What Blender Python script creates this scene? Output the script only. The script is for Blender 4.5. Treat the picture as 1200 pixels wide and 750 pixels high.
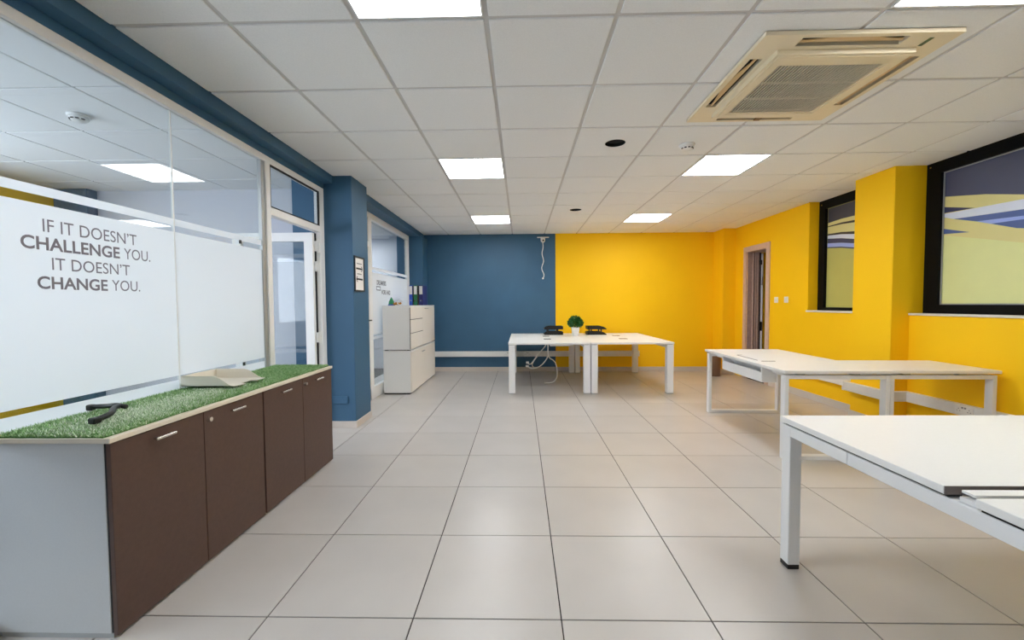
import bpy, bmesh, math, random
from mathutils import Vector, Matrix
from math import pi, sin, cos, radians

for o in list(bpy.data.objects):
    bpy.data.objects.remove(o, do_unlink=True)
SC = bpy.context.scene
COL = SC.collection
random.seed(7)

# ------------------------------------------------------------------ camera
EYE, CEIL = 1.2705, 2.583
PITCH, YAW, ROLL, FPX = 0.0384, -0.0219, -0.0064, 481.2
cam = bpy.data.cameras.new('camera')
cam.sensor_fit = 'HORIZONTAL'
cam.sensor_width = 36.0
cam.lens = 36.0 * FPX / 1200.0
cam.clip_start = 0.02
camo = bpy.data.objects.new('camera', cam)
COL.objects.link(camo)
_f = Vector((sin(YAW) * cos(PITCH), cos(YAW) * cos(PITCH), -sin(PITCH)))
_r = Vector((cos(YAW), -sin(YAW), 0))
_u = _r.cross(_f)
_r2 = _r * cos(ROLL) + _u * sin(ROLL)
_u2 = -_r * sin(ROLL) + _u * cos(ROLL)
M = Matrix((_r2, _u2, -_f)).transposed().to_4x4()
M.translation = (0, 0, EYE)
camo.matrix_world = M
SC.camera = camo

# ------------------------------------------------------------------ world, exposure, lights
world = bpy.data.worlds.new('world')
SC.world = world
world.use_nodes = True
world.node_tree.nodes['Background'].inputs[0].default_value = (0.80, 0.88, 1.0, 1)
world.node_tree.nodes['Background'].inputs[1].default_value = 4.6
SC.view_settings.view_transform = 'Standard'
SC.view_settings.look = 'None'
SC.view_settings.gamma = 1.0
SC.view_settings.use_curve_mapping = False
SC.view_settings.exposure = 0.92
LAMP = 11.5            # ceiling panel emission
OUTER_WIN = (-2.2, -0.3, 1.6)      # window openings in the meeting room's outer wall (first y)
FRONT_WIN = ()
def portal(loc, rot, sx, sy):
    l = bpy.data.lights.new('window_portal', 'AREA')
    l.shape = 'RECTANGLE'
    l.size, l.size_y = sx, sy
    l.cycles.is_portal = True
    o = bpy.data.objects.new('window_portal', l)
    o.location, o.rotation_euler = loc, rot
    COL.objects.link(o)
for a in OUTER_WIN:
    portal((-5.34, a + 0.8, 1.625), (0, -pi / 2, 0), 1.45, 1.6)
for a in FRONT_WIN:
    portal((a + 0.75, -2.74, 1.425), (pi / 2, 0, 0), 1.5, 1.85)
SC.cycles.max_bounces = 14
SC.cycles.diffuse_bounces = 8
SC.cycles.transparent_max_bounces = 16
SC.cycles.use_denoising = True
SC.cycles.caustics_reflective = False
SC.cycles.caustics_refractive = False

# ------------------------------------------------------------------ materials
def lin(c):
    return tuple((v / 255 / 12.92 if v / 255 <= 0.04045 else ((v / 255 + 0.055) / 1.055) ** 2.4) for v in c) + (1,)

def mat(name, rgb, rough=0.5, metal=0.0, noise=0.0, nscale=20.0, bump=0.0, bscale=200.0, spec=0.5, rand=0.0, detail=4.0):
    m = bpy.data.materials.new(name)
    m.use_nodes = True
    nt = m.node_tree
    b = nt.nodes['Principled BSDF']
    col = lin(rgb)
    b.inputs['Base Color'].default_value = col
    b.inputs['Roughness'].default_value = rough
    b.inputs['Metallic'].default_value = metal
    b.inputs['Specular IOR Level'].default_value = spec
    tc = nt.nodes.new('ShaderNodeTexCoord')
    out = None
    if noise > 0:
        n = nt.nodes.new('ShaderNodeTexNoise')
        n.inputs['Scale'].default_value = nscale
        n.inputs['Detail'].default_value = detail
        nt.links.new(tc.outputs['Object'], n.inputs['Vector'])
        mr = nt.nodes.new('ShaderNodeMapRange')
        mr.inputs[1].default_value = 0.25
        mr.inputs[2].default_value = 0.75
        mr.inputs[3].default_value = 1 - noise
        mr.inputs[4].default_value = 1 + noise
        nt.links.new(n.outputs['Fac'], mr.inputs[0])
        out = mr.outputs[0]
        if rand > 0:
            oi = nt.nodes.new('ShaderNodeObjectInfo')
            m2 = nt.nodes.new('ShaderNodeMapRange')
            m2.inputs[3].default_value = 1 - rand
            m2.inputs[4].default_value = 1 + rand
            nt.links.new(oi.outputs['Random'], m2.inputs[0])
            mm = nt.nodes.new('ShaderNodeMath')
            mm.operation = 'MULTIPLY'
            nt.links.new(out, mm.inputs[0])
            nt.links.new(m2.outputs[0], mm.inputs[1])
            out = mm.outputs[0]
        vm = nt.nodes.new('ShaderNodeVectorMath')
        vm.operation = 'SCALE'
        vm.inputs[0].default_value = col[:3]
        nt.links.new(out, vm.inputs['Scale'])
        nt.links.new(vm.outputs[0], b.inputs['Base Color'])
    if bump > 0:
        n2 = nt.nodes.new('ShaderNodeTexNoise')
        n2.inputs['Scale'].default_value = bscale
        n2.inputs['Detail'].default_value = 3
        nt.links.new(tc.outputs['Object'], n2.inputs['Vector'])
        bp = nt.nodes.new('ShaderNodeBump')
        bp.inputs['Strength'].default_value = bump
        bp.inputs['Distance'].default_value = 0.002
        nt.links.new(n2.outputs['Fac'], bp.inputs['Height'])
        nt.links.new(bp.outputs[0], b.inputs['Normal'])
    return m

BLUE = mat('blue_paint', (56, 98, 130), 0.55, noise=0.07, nscale=2.2, bump=0.25, bscale=90)
YELLOW = mat('yellow_paint', (255, 203, 14), 0.6, spec=0.3, noise=0.03, nscale=2.0, bump=0.25, bscale=90)
WHITEWALL = mat('white_paint', (205, 208, 217), 0.6, bump=0.15, bscale=80)
CTILE = mat('mineral_ceiling_tile', (240, 241, 241), 0.9, noise=0.035, nscale=160, bump=0.5, bscale=260, rand=0.012)
GRID = mat('ceiling_grid_metal', (206, 204, 202), 0.5)
PLENUM = mat('plenum_dark', (120, 118, 116), 0.9)
BLACK = mat('black_void', (8, 8, 8), 0.9)
FTILE = mat('porcelain_floor_tile', (190, 185, 180), 0.3, noise=0.05, nscale=2.3, detail=6, bump=0.03, bscale=120, rand=0.02)
GROUT = mat('dark_grout', (50, 45, 42), 0.9)
SKIRT = mat('skirting_tile', (206, 198, 190), 0.4, noise=0.03, nscale=6)
WHITELAM = mat('white_laminate', (236, 236, 234), 0.35, noise=0.012, nscale=90)
WHITEMETAL = mat('white_powder_coat', (232, 233, 234), 0.35)
DARKGAP = mat('dark_gap', (40, 38, 38), 0.8)
CREAMPVC = mat('white_pvc', (232, 232, 230), 0.4)
ALU = mat('white_aluminium_frame', (242, 242, 241), 0.35)
ALUGREY = mat('grey_aluminium', (176, 178, 178), 0.35, metal=0.4)
GREYLAM = mat('grey_laminate', (200, 202, 203), 0.5, noise=0.02, nscale=120, bump=0.1, bscale=300)
BROWN = mat('dark_brown_laminate', (82, 60, 52), 0.45, noise=0.10, nscale=45, bump=0.12, bscale=220)
BLACKEDGE = mat('black_edge', (16, 14, 14), 0.5)
CREAMEDGE = mat('cream_edge', (226, 216, 198), 0.45)
CREAMLAM = mat('cream_laminate', (238, 232, 222), 0.4)
CHROME = mat('brushed_chrome', (205, 203, 200), 0.25, metal=0.9)
BLACKPLASTIC = mat('black_plastic', (20, 20, 21), 0.4)
BEIGEPLASTIC = mat('beige_plastic', (226, 220, 206), 0.4)
ACPLASTIC = mat('aged_cream_plastic', (236, 222, 192), 0.4, noise=0.03, nscale=5)
TAN = mat('tan_flap', (222, 190, 140), 0.45)
SLAT = mat('grille_slat', (226, 216, 198), 0.45)
GREENLCD = mat('green_display', (92, 116, 84), 0.3)
WHITEPL = mat('white_plastic', (238, 238, 236), 0.35)
INK = mat('dark_ink', (22, 22, 24), 0.6)
GREYINK = mat('grey_ink', (150, 150, 152), 0.6)
PAPER = mat('white_paper', (236, 234, 232), 0.6)
VINYL = mat('grey_vinyl_lettering', (122, 118, 126), 0.5)
BLACKFRAME = mat('black_window_frame', (5, 5, 6), 0.6, spec=0.15)
MARBLE = mat('white_marble_sill', (226, 224, 220), 0.3, noise=0.06, nscale=14)
WOOD = mat('grey_brown_wood', (178, 152, 142), 0.5, noise=0.10, nscale=30)
WOODLIGHT = mat('pale_wood_trim', (206, 178, 164), 0.5, noise=0.06, nscale=30)
WOODDARK = mat('dark_wood_strip', (146, 120, 112), 0.5, noise=0.10, nscale=30)
CERAMIC = mat('white_ceramic', (240, 240, 238), 0.3)
LEAF = mat('leaf_green', (42, 104, 48), 0.5, noise=0.35, nscale=60)
BINMETAL = mat('brown_metal_bin', (140, 108, 86), 0.4, metal=0.2)
BINBLUE = mat('binder_blue', (28, 80, 190), 0.5)
BINGREEN = mat('binder_green', (20, 110, 70), 0.5)
BINNAVY = mat('binder_navy', (36, 40, 110), 0.5)
TOYGREEN = mat('toy_green', (20, 140, 90), 0.4)
TOYGOLD = mat('toy_gold', (190, 130, 30), 0.35)
GRASSBASE = mat('turf_backing', (84, 128, 66), 0.9)
COLORS = {}
def film(rgb):
    if rgb not in COLORS:
        COLORS[rgb] = mat('window_film_%d' % len(COLORS), rgb, 0.3, noise=0.02, nscale=8)
    return COLORS[rgb]

def grass_mat():
    m = bpy.data.materials.new('turf_blades')
    m.use_nodes = True
    nt = m.node_tree
    b = nt.nodes['Principled BSDF']
    b.inputs['Roughness'].default_value = 0.55
    tc = nt.nodes.new('ShaderNodeTexCoord')
    n = nt.nodes.new('ShaderNodeTexNoise')
    n.inputs['Scale'].default_value = 55
    n.inputs['Detail'].default_value = 3
    r = nt.nodes.new('ShaderNodeValToRGB')
    r.color_ramp.elements[0].position = 0.36
    r.color_ramp.elements[0].color = lin((104, 158, 82))
    r.color_ramp.elements[1].position = 0.66
    r.color_ramp.elements[1].color = lin((186, 216, 164))
    nt.links.new(tc.outputs['Object'], n.inputs['Vector'])
    nt.links.new(n.outputs['Fac'], r.inputs['Fac'])
    nt.links.new(r.outputs['Color'], b.inputs['Base Color'])
    return m
GRASS = grass_mat()
PALEGRASS = mat('pale_turf_fibre', (240, 246, 232), 0.5)

def glass_mat(name, tint=(0.94, 0.97, 0.97), ior=1.5):
    m = bpy.data.materials.new(name)
    m.use_nodes = True
    nt = m.node_tree
    nt.nodes.remove(nt.nodes['Principled BSDF'])
    out = nt.nodes['Material Output']
    t = nt.nodes.new('ShaderNodeBsdfTransparent')
    t.inputs[0].default_value = tint + (1,)
    g = nt.nodes.new('ShaderNodeBsdfGlossy')
    g.inputs['Roughness'].default_value = 0.0
    f = nt.nodes.new('ShaderNodeFresnel')
    ge = nt.nodes.new('ShaderNodeNewGeometry')      # same index from inside the pane
    mr = nt.nodes.new('ShaderNodeMapRange')
    mr.inputs[3].default_value = ior
    mr.inputs[4].default_value = 1.0 / ior
    nt.links.new(ge.outputs['Backfacing'], mr.inputs[0])
    nt.links.new(mr.outputs[0], f.inputs[0])
    mx = nt.nodes.new('ShaderNodeMixShader')
    nt.links.new(f.outputs[0], mx.inputs[0])
    nt.links.new(t.outputs[0], mx.inputs[1])
    nt.links.new(g.outputs[0], mx.inputs[2])
    nt.links.new(mx.outputs[0], out.inputs[0])
    return m
GLASS = glass_mat('clear_glass')

def frost_mat(name, see, rgb=(246, 249, 252)):
    m = bpy.data.materials.new(name)
    m.use_nodes = True
    nt = m.node_tree
    nt.nodes.remove(nt.nodes['Principled BSDF'])
    out = nt.nodes['Material Output']
    d = nt.nodes.new('ShaderNodeBsdfDiffuse')
    d.inputs[0].default_value = lin(rgb)
    t = nt.nodes.new('ShaderNodeBsdfTranslucent')
    t.inputs[0].default_value = lin(rgb)
    mx = nt.nodes.new('ShaderNodeMixShader')
    mx.inputs[0].default_value = 0.45
    nt.links.new(d.outputs[0], mx.inputs[1])
    nt.links.new(t.outputs[0], mx.inputs[2])
    tr = nt.nodes.new('ShaderNodeBsdfTransparent')
    m2 = nt.nodes.new('ShaderNodeMixShader')
    m2.inputs[0].default_value = see
    nt.links.new(mx.outputs[0], m2.inputs[1])
    nt.links.new(tr.outputs[0], m2.inputs[2])
    nt.links.new(m2.outputs[0], out.inputs[0])
    return m
FROST = frost_mat('frosted_film', 0.06)
FROSTDOOR = frost_mat('thin_frosted_film', 0.86)

def lamp_mat(name, s):
    m = bpy.data.materials.new(name)
    m.use_nodes = True
    nt = m.node_tree
    nt.nodes.remove(nt.nodes['Principled BSDF'])
    e = nt.nodes.new('ShaderNodeEmission')
    e.inputs[0].default_value = (0.98, 0.99, 1.0, 1)
    e.inputs[1].default_value = s
    nt.links.new(e.outputs[0], nt.nodes['Material Output'].inputs[0])
    return m
PANEL = lamp_mat('light_panel', LAMP)

# ------------------------------------------------------------------ builders
BASE = {}

class G:
    """collects shapes into one bmesh"""
    def __init__(s):
        s.bm = bmesh.new()
    def merge(s, b):
        me = bpy.data.meshes.new('tmp')
        b.to_mesh(me)
        b.free()
        s.bm.from_mesh(me)
        bpy.data.meshes.remove(me)
        return s
    def box(s, x0, x1, y0, y1, z0, z1, bev=0.0, rot=None, seg=1):
        b = bmesh.new()
        bmesh.ops.create_cube(b, size=1)
        bmesh.ops.scale(b, vec=(x1 - x0, y1 - y0, z1 - z0), verts=b.verts)
        if bev > 0:
            bmesh.ops.bevel(b, geom=list(b.edges), offset=bev, segments=seg, affect='EDGES', profile=0.5)
        if rot is not None:
            bmesh.ops.transform(b, matrix=rot.to_4x4(), verts=b.verts)
        bmesh.ops.translate(b, vec=((x0 + x1) / 2, (y0 + y1) / 2, (z0 + z1) / 2), verts=b.verts)
        return s.merge(b)
    def cone(s, c, r0, r1, h, n=24, axis='Z', caps=True):
        b = bmesh.new()
        bmesh.ops.create_cone(b, cap_ends=caps, segments=n, radius1=r0, radius2=r1, depth=h)
        bmesh.ops.translate(b, vec=(0, 0, h / 2), verts=b.verts)
        if axis == 'X':
            bmesh.ops.rotate(b, cent=(0, 0, 0), matrix=Matrix.Rotation(pi / 2, 3, 'Y'), verts=b.verts)
        if axis == 'Y':
            bmesh.ops.rotate(b, cent=(0, 0, 0), matrix=Matrix.Rotation(-pi / 2, 3, 'X'), verts=b.verts)
        bmesh.ops.translate(b, vec=c, verts=b.verts)
        return s.merge(b)
    def lathe(s, prof, c, n=32):
        b = bmesh.new()
        rings = []
        for r, z in prof:
            rings.append([b.verts.new((c[0] + r * cos(2 * pi * k / n), c[1] + r * sin(2 * pi * k / n), c[2] + z)) for k in range(n)])
        for a, d in zip(rings, rings[1:]):
            for k in range(n):
                b.faces.new((a[k], a[(k + 1) % n], d[(k + 1) % n], d[k]))
        b.faces.new(rings[0][::-1])
        b.faces.new(rings[-1])
        bmesh.ops.recalc_face_normals(b, faces=b.faces)
        return s.merge(b)
    def prism(s, pts, ext):
        """polygon pts (3d) extruded by vector ext"""
        b = bmesh.new()
        lo = [b.verts.new(p) for p in pts]
        hi = [b.verts.new(Vector(p) + Vector(ext)) for p in pts]
        b.faces.new(lo)
        b.faces.new(hi[::-1])
        for k in range(len(pts)):
            q = (k + 1) % len(pts)
            b.faces.new((lo[k], hi[k], hi[q], lo[q]))
        bmesh.ops.recalc_face_normals(b, faces=b.faces)
        return s.merge(b)
    def tube(s, pts, r, n=6, sm=3):
        P = [Vector(p) for p in pts]
        Q = []
        for i in range(len(P) - 1):
            p0, p1, p2, p3 = P[max(i - 1, 0)], P[i], P[i + 1], P[min(i + 2, len(P) - 1)]
            for k in range(sm):
                t = k / sm
                Q.append(0.5 * ((2 * p1) + (p2 - p0) * t + (2 * p0 - 5 * p1 + 4 * p2 - p3) * t * t + (3 * p1 - p0 - 3 * p2 + p3) * t ** 3))
        Q.append(P[-1])
        b = bmesh.new()
        rings = []
        for i, q in enumerate(Q):
            d = (Q[min(i + 1, len(Q) - 1)] - Q[max(i - 1, 0)]).normalized()
            a = d.cross(Vector((0.13, 0.31, 0.94)))
            if a.length < 1e-3:
                a = d.cross(Vector((1, 0, 0)))
            a.normalize()
            c = d.cross(a)
            rings.append([b.verts.new(q + (a * cos(2 * pi * k / n) + c * sin(2 * pi * k / n)) * r) for k in range(n)])
        for a, d in zip(rings, rings[1:]):
            for k in range(n):
                b.faces.new((a[k], a[(k + 1) % n], d[(k + 1) % n], d[k]))
        b.faces.new(rings[0][::-1])
        b.faces.new(rings[-1])
        bmesh.ops.recalc_face_normals(b, faces=b.faces)
        return s.merge(b)
    def plate(s, axis, lo, hi, a0, a1, b0, b1, holes):
        """slab normal to axis between lo and hi, spanning (a,b) with rectangular holes (a0,a1,b0,b1)"""
        ca = sorted({a0, a1, *[v for h in holes for v in h[:2] if a0 < v < a1]})
        cb = sorted({b0, b1, *[v for h in holes for v in h[2:] if b0 < v < b1]})
        for p, q in zip(ca, ca[1:]):
            for u, v in zip(cb, cb[1:]):
                m, n = (p + q) / 2, (u + v) / 2
                if any(h[0] < m < h[1] and h[2] < n < h[3] for h in holes):
                    continue
                if axis == 'X':
                    s.box(lo, hi, p, q, u, v)
                elif axis == 'Y':
                    s.box(p, q, lo, hi, u, v)
                else:
                    s.box(p, q, u, v, lo, hi)
        return s

def tag(o, label=None, cat=None, group=None, kind=None):
    if label: o['label'] = label
    if cat: o['category'] = cat
    if group: o['group'] = group
    if kind: o['kind'] = kind
    return o

def thing(name, label, cat, loc=(0, 0, 0), group=None, kind=None):
    o = bpy.data.objects.new(name, None)
    o.empty_display_size = 0.1
    o.location = loc
    COL.objects.link(o)
    BASE[o.name] = Vector(loc)
    return tag(o, label, cat, group, kind)

def obj(name, g, m, parent=None, smooth=False, label=None, cat=None, group=None, kind=None, loc=None):
    """link the collected shapes (world coordinates) as one mesh object; a child keeps its root's origin"""
    me = bpy.data.meshes.new(name)
    g.bm.normal_update()
    off = BASE[parent.name] if parent else Vector(loc or (0, 0, 0))
    bmesh.ops.translate(g.bm, vec=-off, verts=g.bm.verts)
    g.bm.to_mesh(me)
    g.bm.free()
    me.materials.append(m)
    if smooth:
        for p in me.polygons:
            p.use_smooth = True
    o = bpy.data.objects.new(name, me)
    COL.objects.link(o)
    if parent:
        o.parent = parent
    else:
        o.location = off
    BASE[o.name] = off
    return tag(o, label, cat, group, kind)

def inst(src, parent, loc):
    """another piece sharing the mesh of src, under parent"""
    o = src.copy()
    COL.objects.link(o)
    o.parent = parent
    o.location = loc
    return o

def dup(root, loc, label, rotz=None):
    c = root.copy()
    COL.objects.link(c)
    c.location = loc
    c['label'] = label
    if rotz is not None:
        c.rotation_euler = (0, 0, rotz)
    for ch in list(root.children):
        a = ch.copy()
        COL.objects.link(a)
        a.parent = c
        for gc in list(ch.children):
            b = gc.copy()
            COL.objects.link(b)
            b.parent = a
    return c

# ================================================================== the setting
XL, XR, YB, YF = -2.0, 3.80, 7.75, -2.6
TS = 0.6
FX0, FY0 = 0.1562, 1.6096       # a floor joint crossing
CX0, CY0 = -0.1528, 1.935       # a ceiling grid crossing
STR = 'structure'

# ---- floor
floor = obj('floor', G().box(-5.4, 5.25, YF, 8.3, -0.12, -0.004), GROUT, kind=STR,
            label='pale beige porcelain floor of large square tiles with dark joints', cat='floor')
def clipped_cells(x0, y0, bx0, bx1, by0, by1, gap):
    i0, i1 = math.floor((bx0 - x0) / TS), math.ceil((bx1 - x0) / TS)
    j0, j1 = math.floor((by0 - y0) / TS), math.ceil((by1 - y0) / TS)
    for i in range(i0, i1):
        for j in range(j0, j1):
            a, b = max(x0 + i * TS + gap, bx0), min(x0 + (i + 1) * TS - gap, bx1)
            c, d = max(y0 + j * TS + gap, by0), min(y0 + (j + 1) * TS - gap, by1)
            if b - a > 0.02 and d - c > 0.02:
                yield i, j, a, b, c, d
shared = {}
def tile_piece(name, key, x0, x1, y0, y1, z0, z1, bev, m, parent):
    k = (name, round(x1 - x0, 4), round(y1 - y0, 4)) if key is None else key
    cx, cy = (x0 + x1) / 2, (y0 + y1) / 2
    if k not in shared:
        g = G().box(-(x1 - x0) / 2, (x1 - x0) / 2, -(y1 - y0) / 2, (y1 - y0) / 2, z0, z1, bev)
        me = bpy.data.meshes.new(name)
        g.bm.to_mesh(me)
        g.bm.free()
        me.materials.append(m)
        shared[k] = me
    o = bpy.data.objects.new(name, shared[k])
    COL.objects.link(o)
    o.parent = parent
    o.location = (cx, cy, 0)
    return o
for i, j, a, b, c, d in clipped_cells(FX0, FY0, -2.55, XR, 0.45, YB, 0.0026):
    tile_piece('floor_tile', None, a, b, c, d, -0.012, 0.0, 0.0012, FTILE, floor)

# ---- ceiling
ceiling = obj('ceiling', G().box(-5.4, 4.1, YF, 8.3, CEIL + 0.03, CEIL + 0.15), PLENUM, kind=STR,
              label='suspended ceiling of pale mineral tiles in a square metal grid', cat='ceiling')
LIGHT_CELLS = {(-1, -1), (3, -1), (-1, 3), (3, 3), (-1, 7), (3, 7), (-1, -5), (3, -5)}
HOLES = {(1, 2): (0.781, 3.44), (1, 6): (0.772, 5.82)}
LB = -1.905
for i, j, a, b, c, d in clipped_cells(CX0, CY0, LB, 3.93, -0.5, YB, 0.0115):
    if (i, j) in LIGHT_CELLS:
        continue
    if (i, j) in HOLES:
        hx, hy = HOLES[(i, j)]
        R, n = 0.083, 40
        bm = bmesh.new()
        def ring(z, rad):
            return [bm.verts.new((hx + rad * cos(2 * pi * k / n), hy + rad * sin(2 * pi * k / n), z)) for k in range(n)]
        r0, r1 = ring(CEIL, R), ring(CEIL + 0.02, R)
        for k in range(n):
            bm.faces.new((r0[k], r1[k], r1[(k + 1) % n], r0[(k + 1) % n]))
        def edge_pt(k):
            u, v = cos(2 * pi * k / n), sin(2 * pi * k / n)
            t = min(((b if u > 0 else a) - hx) / u if abs(u) > 1e-6 else 9, ((d if v > 0 else c) - hy) / v if abs(v) > 1e-6 else 9)
            return (hx + u * t, hy + v * t)
        outer = []
        for k in range(n):
            x, y = edge_pt(k)
            outer.append(bm.verts.new((x, y, CEIL)))
        for k in range(n):
            bm.faces.new((r0[k], r0[(k + 1) % n], outer[(k + 1) % n], outer[k]))
        for (px, py) in ((a, c), (b, c), (b, d), (a, d)):
            kk = max(range(n), key=lambda k: (1 if (px - hx) * cos(2 * pi * (k + .5) / n) > 0 and (py - hy) * sin(2 * pi * (k + .5) / n) > 0 else 0) * 1000
                     - abs(abs(math.atan2(py - hy, px - hx) % (2 * pi) - 2 * pi * (k + .5) / n)))
            e0, e1 = outer[kk], outer[(kk + 1) % n]
            if abs(e0.co.x - e1.co.x) > 1e-5 and abs(e0.co.y - e1.co.y) > 1e-5:
                bm.faces.new((e0, e1, bm.verts.new((px, py, CEIL))))
        up = [[bm.verts.new((px, py, z)) for px, py in ((a, c), (b, c), (b, d), (a, d))] for z in (CEIL, CEIL + 0.02)]
        for k in range(4):
            bm.faces.new((up[0][k], up[0][(k + 1) % 4], up[1][(k + 1) % 4], up[1][k]))
        g = G()
        g.bm = bm
        t = obj('ceiling_tile', g, CTILE, ceiling)
        bm2 = G().cone((hx, hy, CEIL + 0.003), R - 0.001, R - 0.001, 0.026, n=n)
        # open the bottom of the recess
        fs = [f for f in bm2.bm.faces if f.normal.z < -0.9]
        bmesh.ops.delete(bm2.bm, geom=fs, context='FACES_ONLY')
        obj('light_recess', bm2, BLACK, t, label='empty round black hole left by a removed downlight')
        continue
    tile_piece('ceiling_tile', None, a, b, c, d, CEIL, CEIL + 0.02, 0.003, CTILE, ceiling)
for i in range(-3, 8):
    x = CX0 + i * TS
    if LB < x < 3.9:
        obj('grid_bar', G().box(x - 0.012, x + 0.012, YF, YB, CEIL + 0.007, CEIL + 0.03), GRID, ceiling)
for j in range(-8, 10):
    y = CY0 + j * TS
    if YF < y < YB:
        obj('grid_bar', G().box(LB, 3.93, y - 0.012, y + 0.012, CEIL + 0.0075, CEIL + 0.03), GRID, ceiling)
obj('rear_tiles', G().box(LB, 3.93, YF, -0.52, CEIL, CEIL + 0.02), CTILE, ceiling)
# meeting room behind the glass
MX0, MY0 = -2.67, 2.45
for i, j, a, b, c, d in clipped_cells(MX0, MY0, -5.2, -2.05, 0.6, 4.62, 0.006):
    tile_piece('ceiling_tile', None, a, b, c, d, CEIL, CEIL + 0.02, 0.003, CTILE, ceiling)
obj('rear_tiles', G().box(-5.2, -2.05, YF, 0.55, CEIL, CEIL + 0.02), CTILE, ceiling)
obj('rear_tiles', G().box(-4.9, -2.05, 4.71, 8.15, CEIL, CEIL + 0.02), CTILE, ceiling)

# ---- back wall, blue with the yellow section
wb = obj('wall_back', G().box(-2.22, 4.1, YB, YB + 0.15, -0.004, CEIL + 0.05), BLUE, kind=STR,
         label='dark blue painted back wall with a yellow right part', cat='wall')
obj('yellow_section', G().box(0.652, XR, YB - 0.012, YB, 0.0, CEIL, 0.002), YELLOW, wb, label='yellow painted right part of the back wall')
# ---- right wall
WY0 = -0.7
wr = thing('wall_right', 'yellow painted right wall with pillar, window recesses and a wooden doorway', 'wall', kind=STR)
g = G().plate('X', XR, XR + 0.30, YF, YB + 0.15, -0.004, CEIL + 0.05,
              [(6.455, 7.0, -0.1, 2.12), (4.54, 5.53, 1.16, CEIL + 0.06), (WY0, 4.10, 1.145, CEIL + 0.06)])
obj('wall_face', g, YELLOW, wr)
obj('pillar', G().box(3.625, XR + 0.15, 4.10, 4.575, 0, CEIL, 0.004), YELLOW, wr, label='square yellow pillar between the two windows')
obj('corner_pilaster', G().box(3.58, XR, 7.37, YB - 0.012, 0, CEIL, 0.004), YELLOW, wr, label='narrow yellow pilaster in the far corner')
# ---- left wall: beams, column, pilaster
wl = thing('wall_left', 'dark blue beam, column and pilaster framing the glass partitions', 'wall', kind=STR)
obj('beam', G().box(-2.065, -1.908, YF, 4.18, 2.505, CEIL + 0.03).box(-2.065, -1.998, YF, 4.18, 2.455, 2.505), BLUE, wl)
obj('column', G().box(-2.33, -1.715, 4.18, 4.60, 0, CEIL + 0.03, 0.004), BLUE, wl, label='square blue column with an arrow sign')
obj('beam', G().box(-2.065, -1.815, 4.60, YB, 2.50, CEIL + 0.03), BLUE, wl)
obj('pilaster', G().box(-2.22, -1.755, 7.36, YB, 0, 2.50, 0.004), BLUE, wl, label='narrow blue pilaster in the far left corner')
g = G().box(-1.95, -1.79, 4.160, 4.18, 0.252, 0.333, 0.006)
tag(obj('blanking_plate', g, BLUE, wl), label='blank blue painted plate low on the column')
# ---- rooms behind the glass
wo = obj('wall_outer', G().plate('X', -5.35, -5.2, YF, 4.8, -0.004, CEIL + 0.03, [(a, a + 1.6, 0.9, 2.35) for a in OUTER_WIN]), WHITEWALL, kind=STR,
         label='outer wall of the meeting room behind the glass, yellow at its end', cat='wall')
obj('yellow_section', G().box(-5.2, -5.19, 3.35, 4.62, 0, CEIL), YELLOW, wo, label='yellow painted end of the outer wall')
wp = thing('wall_partition', 'white wall with a blue pilaster at the end of the meeting room', 'wall', kind=STR)
obj('wall_face', G().box(-5.2, -2.33, 4.62, 4.70, -0.004, CEIL + 0.03), WHITEWALL, wp)
obj('pilaster', G().box(-5.19, -4.81, 4.50, 4.62, 0, CEIL, 0.003), BLUE, wp)
wf = thing('wall_far', 'white walls of the far office behind the second glass partition', 'wall', kind=STR)
obj('wall_face', G().box(-4.9, -2.2, 8.15, 8.3, -0.004, CEIL + 0.03), WHITEWALL, wf)
obj('side_face', G().box(-5.0, -4.9, 4.70, 8.3, -0.004, CEIL + 0.03), WHITEWALL, wf)
obj('corner_face', G().box(-2.53, -2.2, 7.9, 8.15, 0, CEIL), WHITEWALL, wf)
# wall behind the camera
wc = obj('wall_front', G().plate('Y', YF - 0.15, YF, -5.35, 4.1, -0.004, CEIL + 0.05, [(a, a + 1.5, 0.5, 2.35) for a in FRONT_WIN]), WHITEWALL, kind=STR,
         label='plain white wall closing the room behind the viewer', cat='wall')

# ---- skirting
bb = thing('baseboard_back', 'pale tile skirting along the foot of the back wall', 'skirting', kind=STR)
obj('board', G().box(-1.755, 0.64, YB - 0.012, YB, 0, 0.082, 0.002), SKIRT, bb)
obj('board', G().box(0.645, 3.58, YB - 0.026, YB - 0.012, 0, 0.08, 0.002), SKIRT, bb)
br = thing('baseboard_right', 'pale tile skirting along the foot of the yellow right wall', 'skirting', kind=STR)
obj('board', G().box(XR - 0.012, XR, 4.59, 6.35, 0, 0.085, 0.002), SKIRT, br)
obj('board', G().box(XR - 0.012, XR, YF, 4.086, 0, 0.085, 0.002), SKIRT, br)
obj('board', G().box(3.612, 3.625, 4.09, 4.585, 0, 0.085, 0.002), SKIRT, br)
obj('board', G().box(3.625, XR - 0.012, 4.087, 4.10, 0, 0.085, 0.002), SKIRT, br)
obj('board', G().box(3.568, 3.58, 7.358, YB - 0.026, 0, 0.085, 0.002), SKIRT, br)
obj('board', G().box(3.58, XR, 7.357, 7.37, 0, 0.085, 0.002), SKIRT, br)
bl = thing('baseboard_left', 'cream tile skirting around the foot of the blue column', 'skirting', kind=STR)
obj('board', G().box(-1.985, -1.702, 4.167, 4.18, 0, 0.07, 0.002), SKIRT, bl)
obj('board', G().box(-1.715, -1.702, 4.18, 4.60, 0, 0.07, 0.002), SKIRT, bl)
obj('board', G().box(-1.755, -1.742, 7.36, YB - 0.012, 0, 0.07, 0.002), SKIRT, bl)

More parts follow.
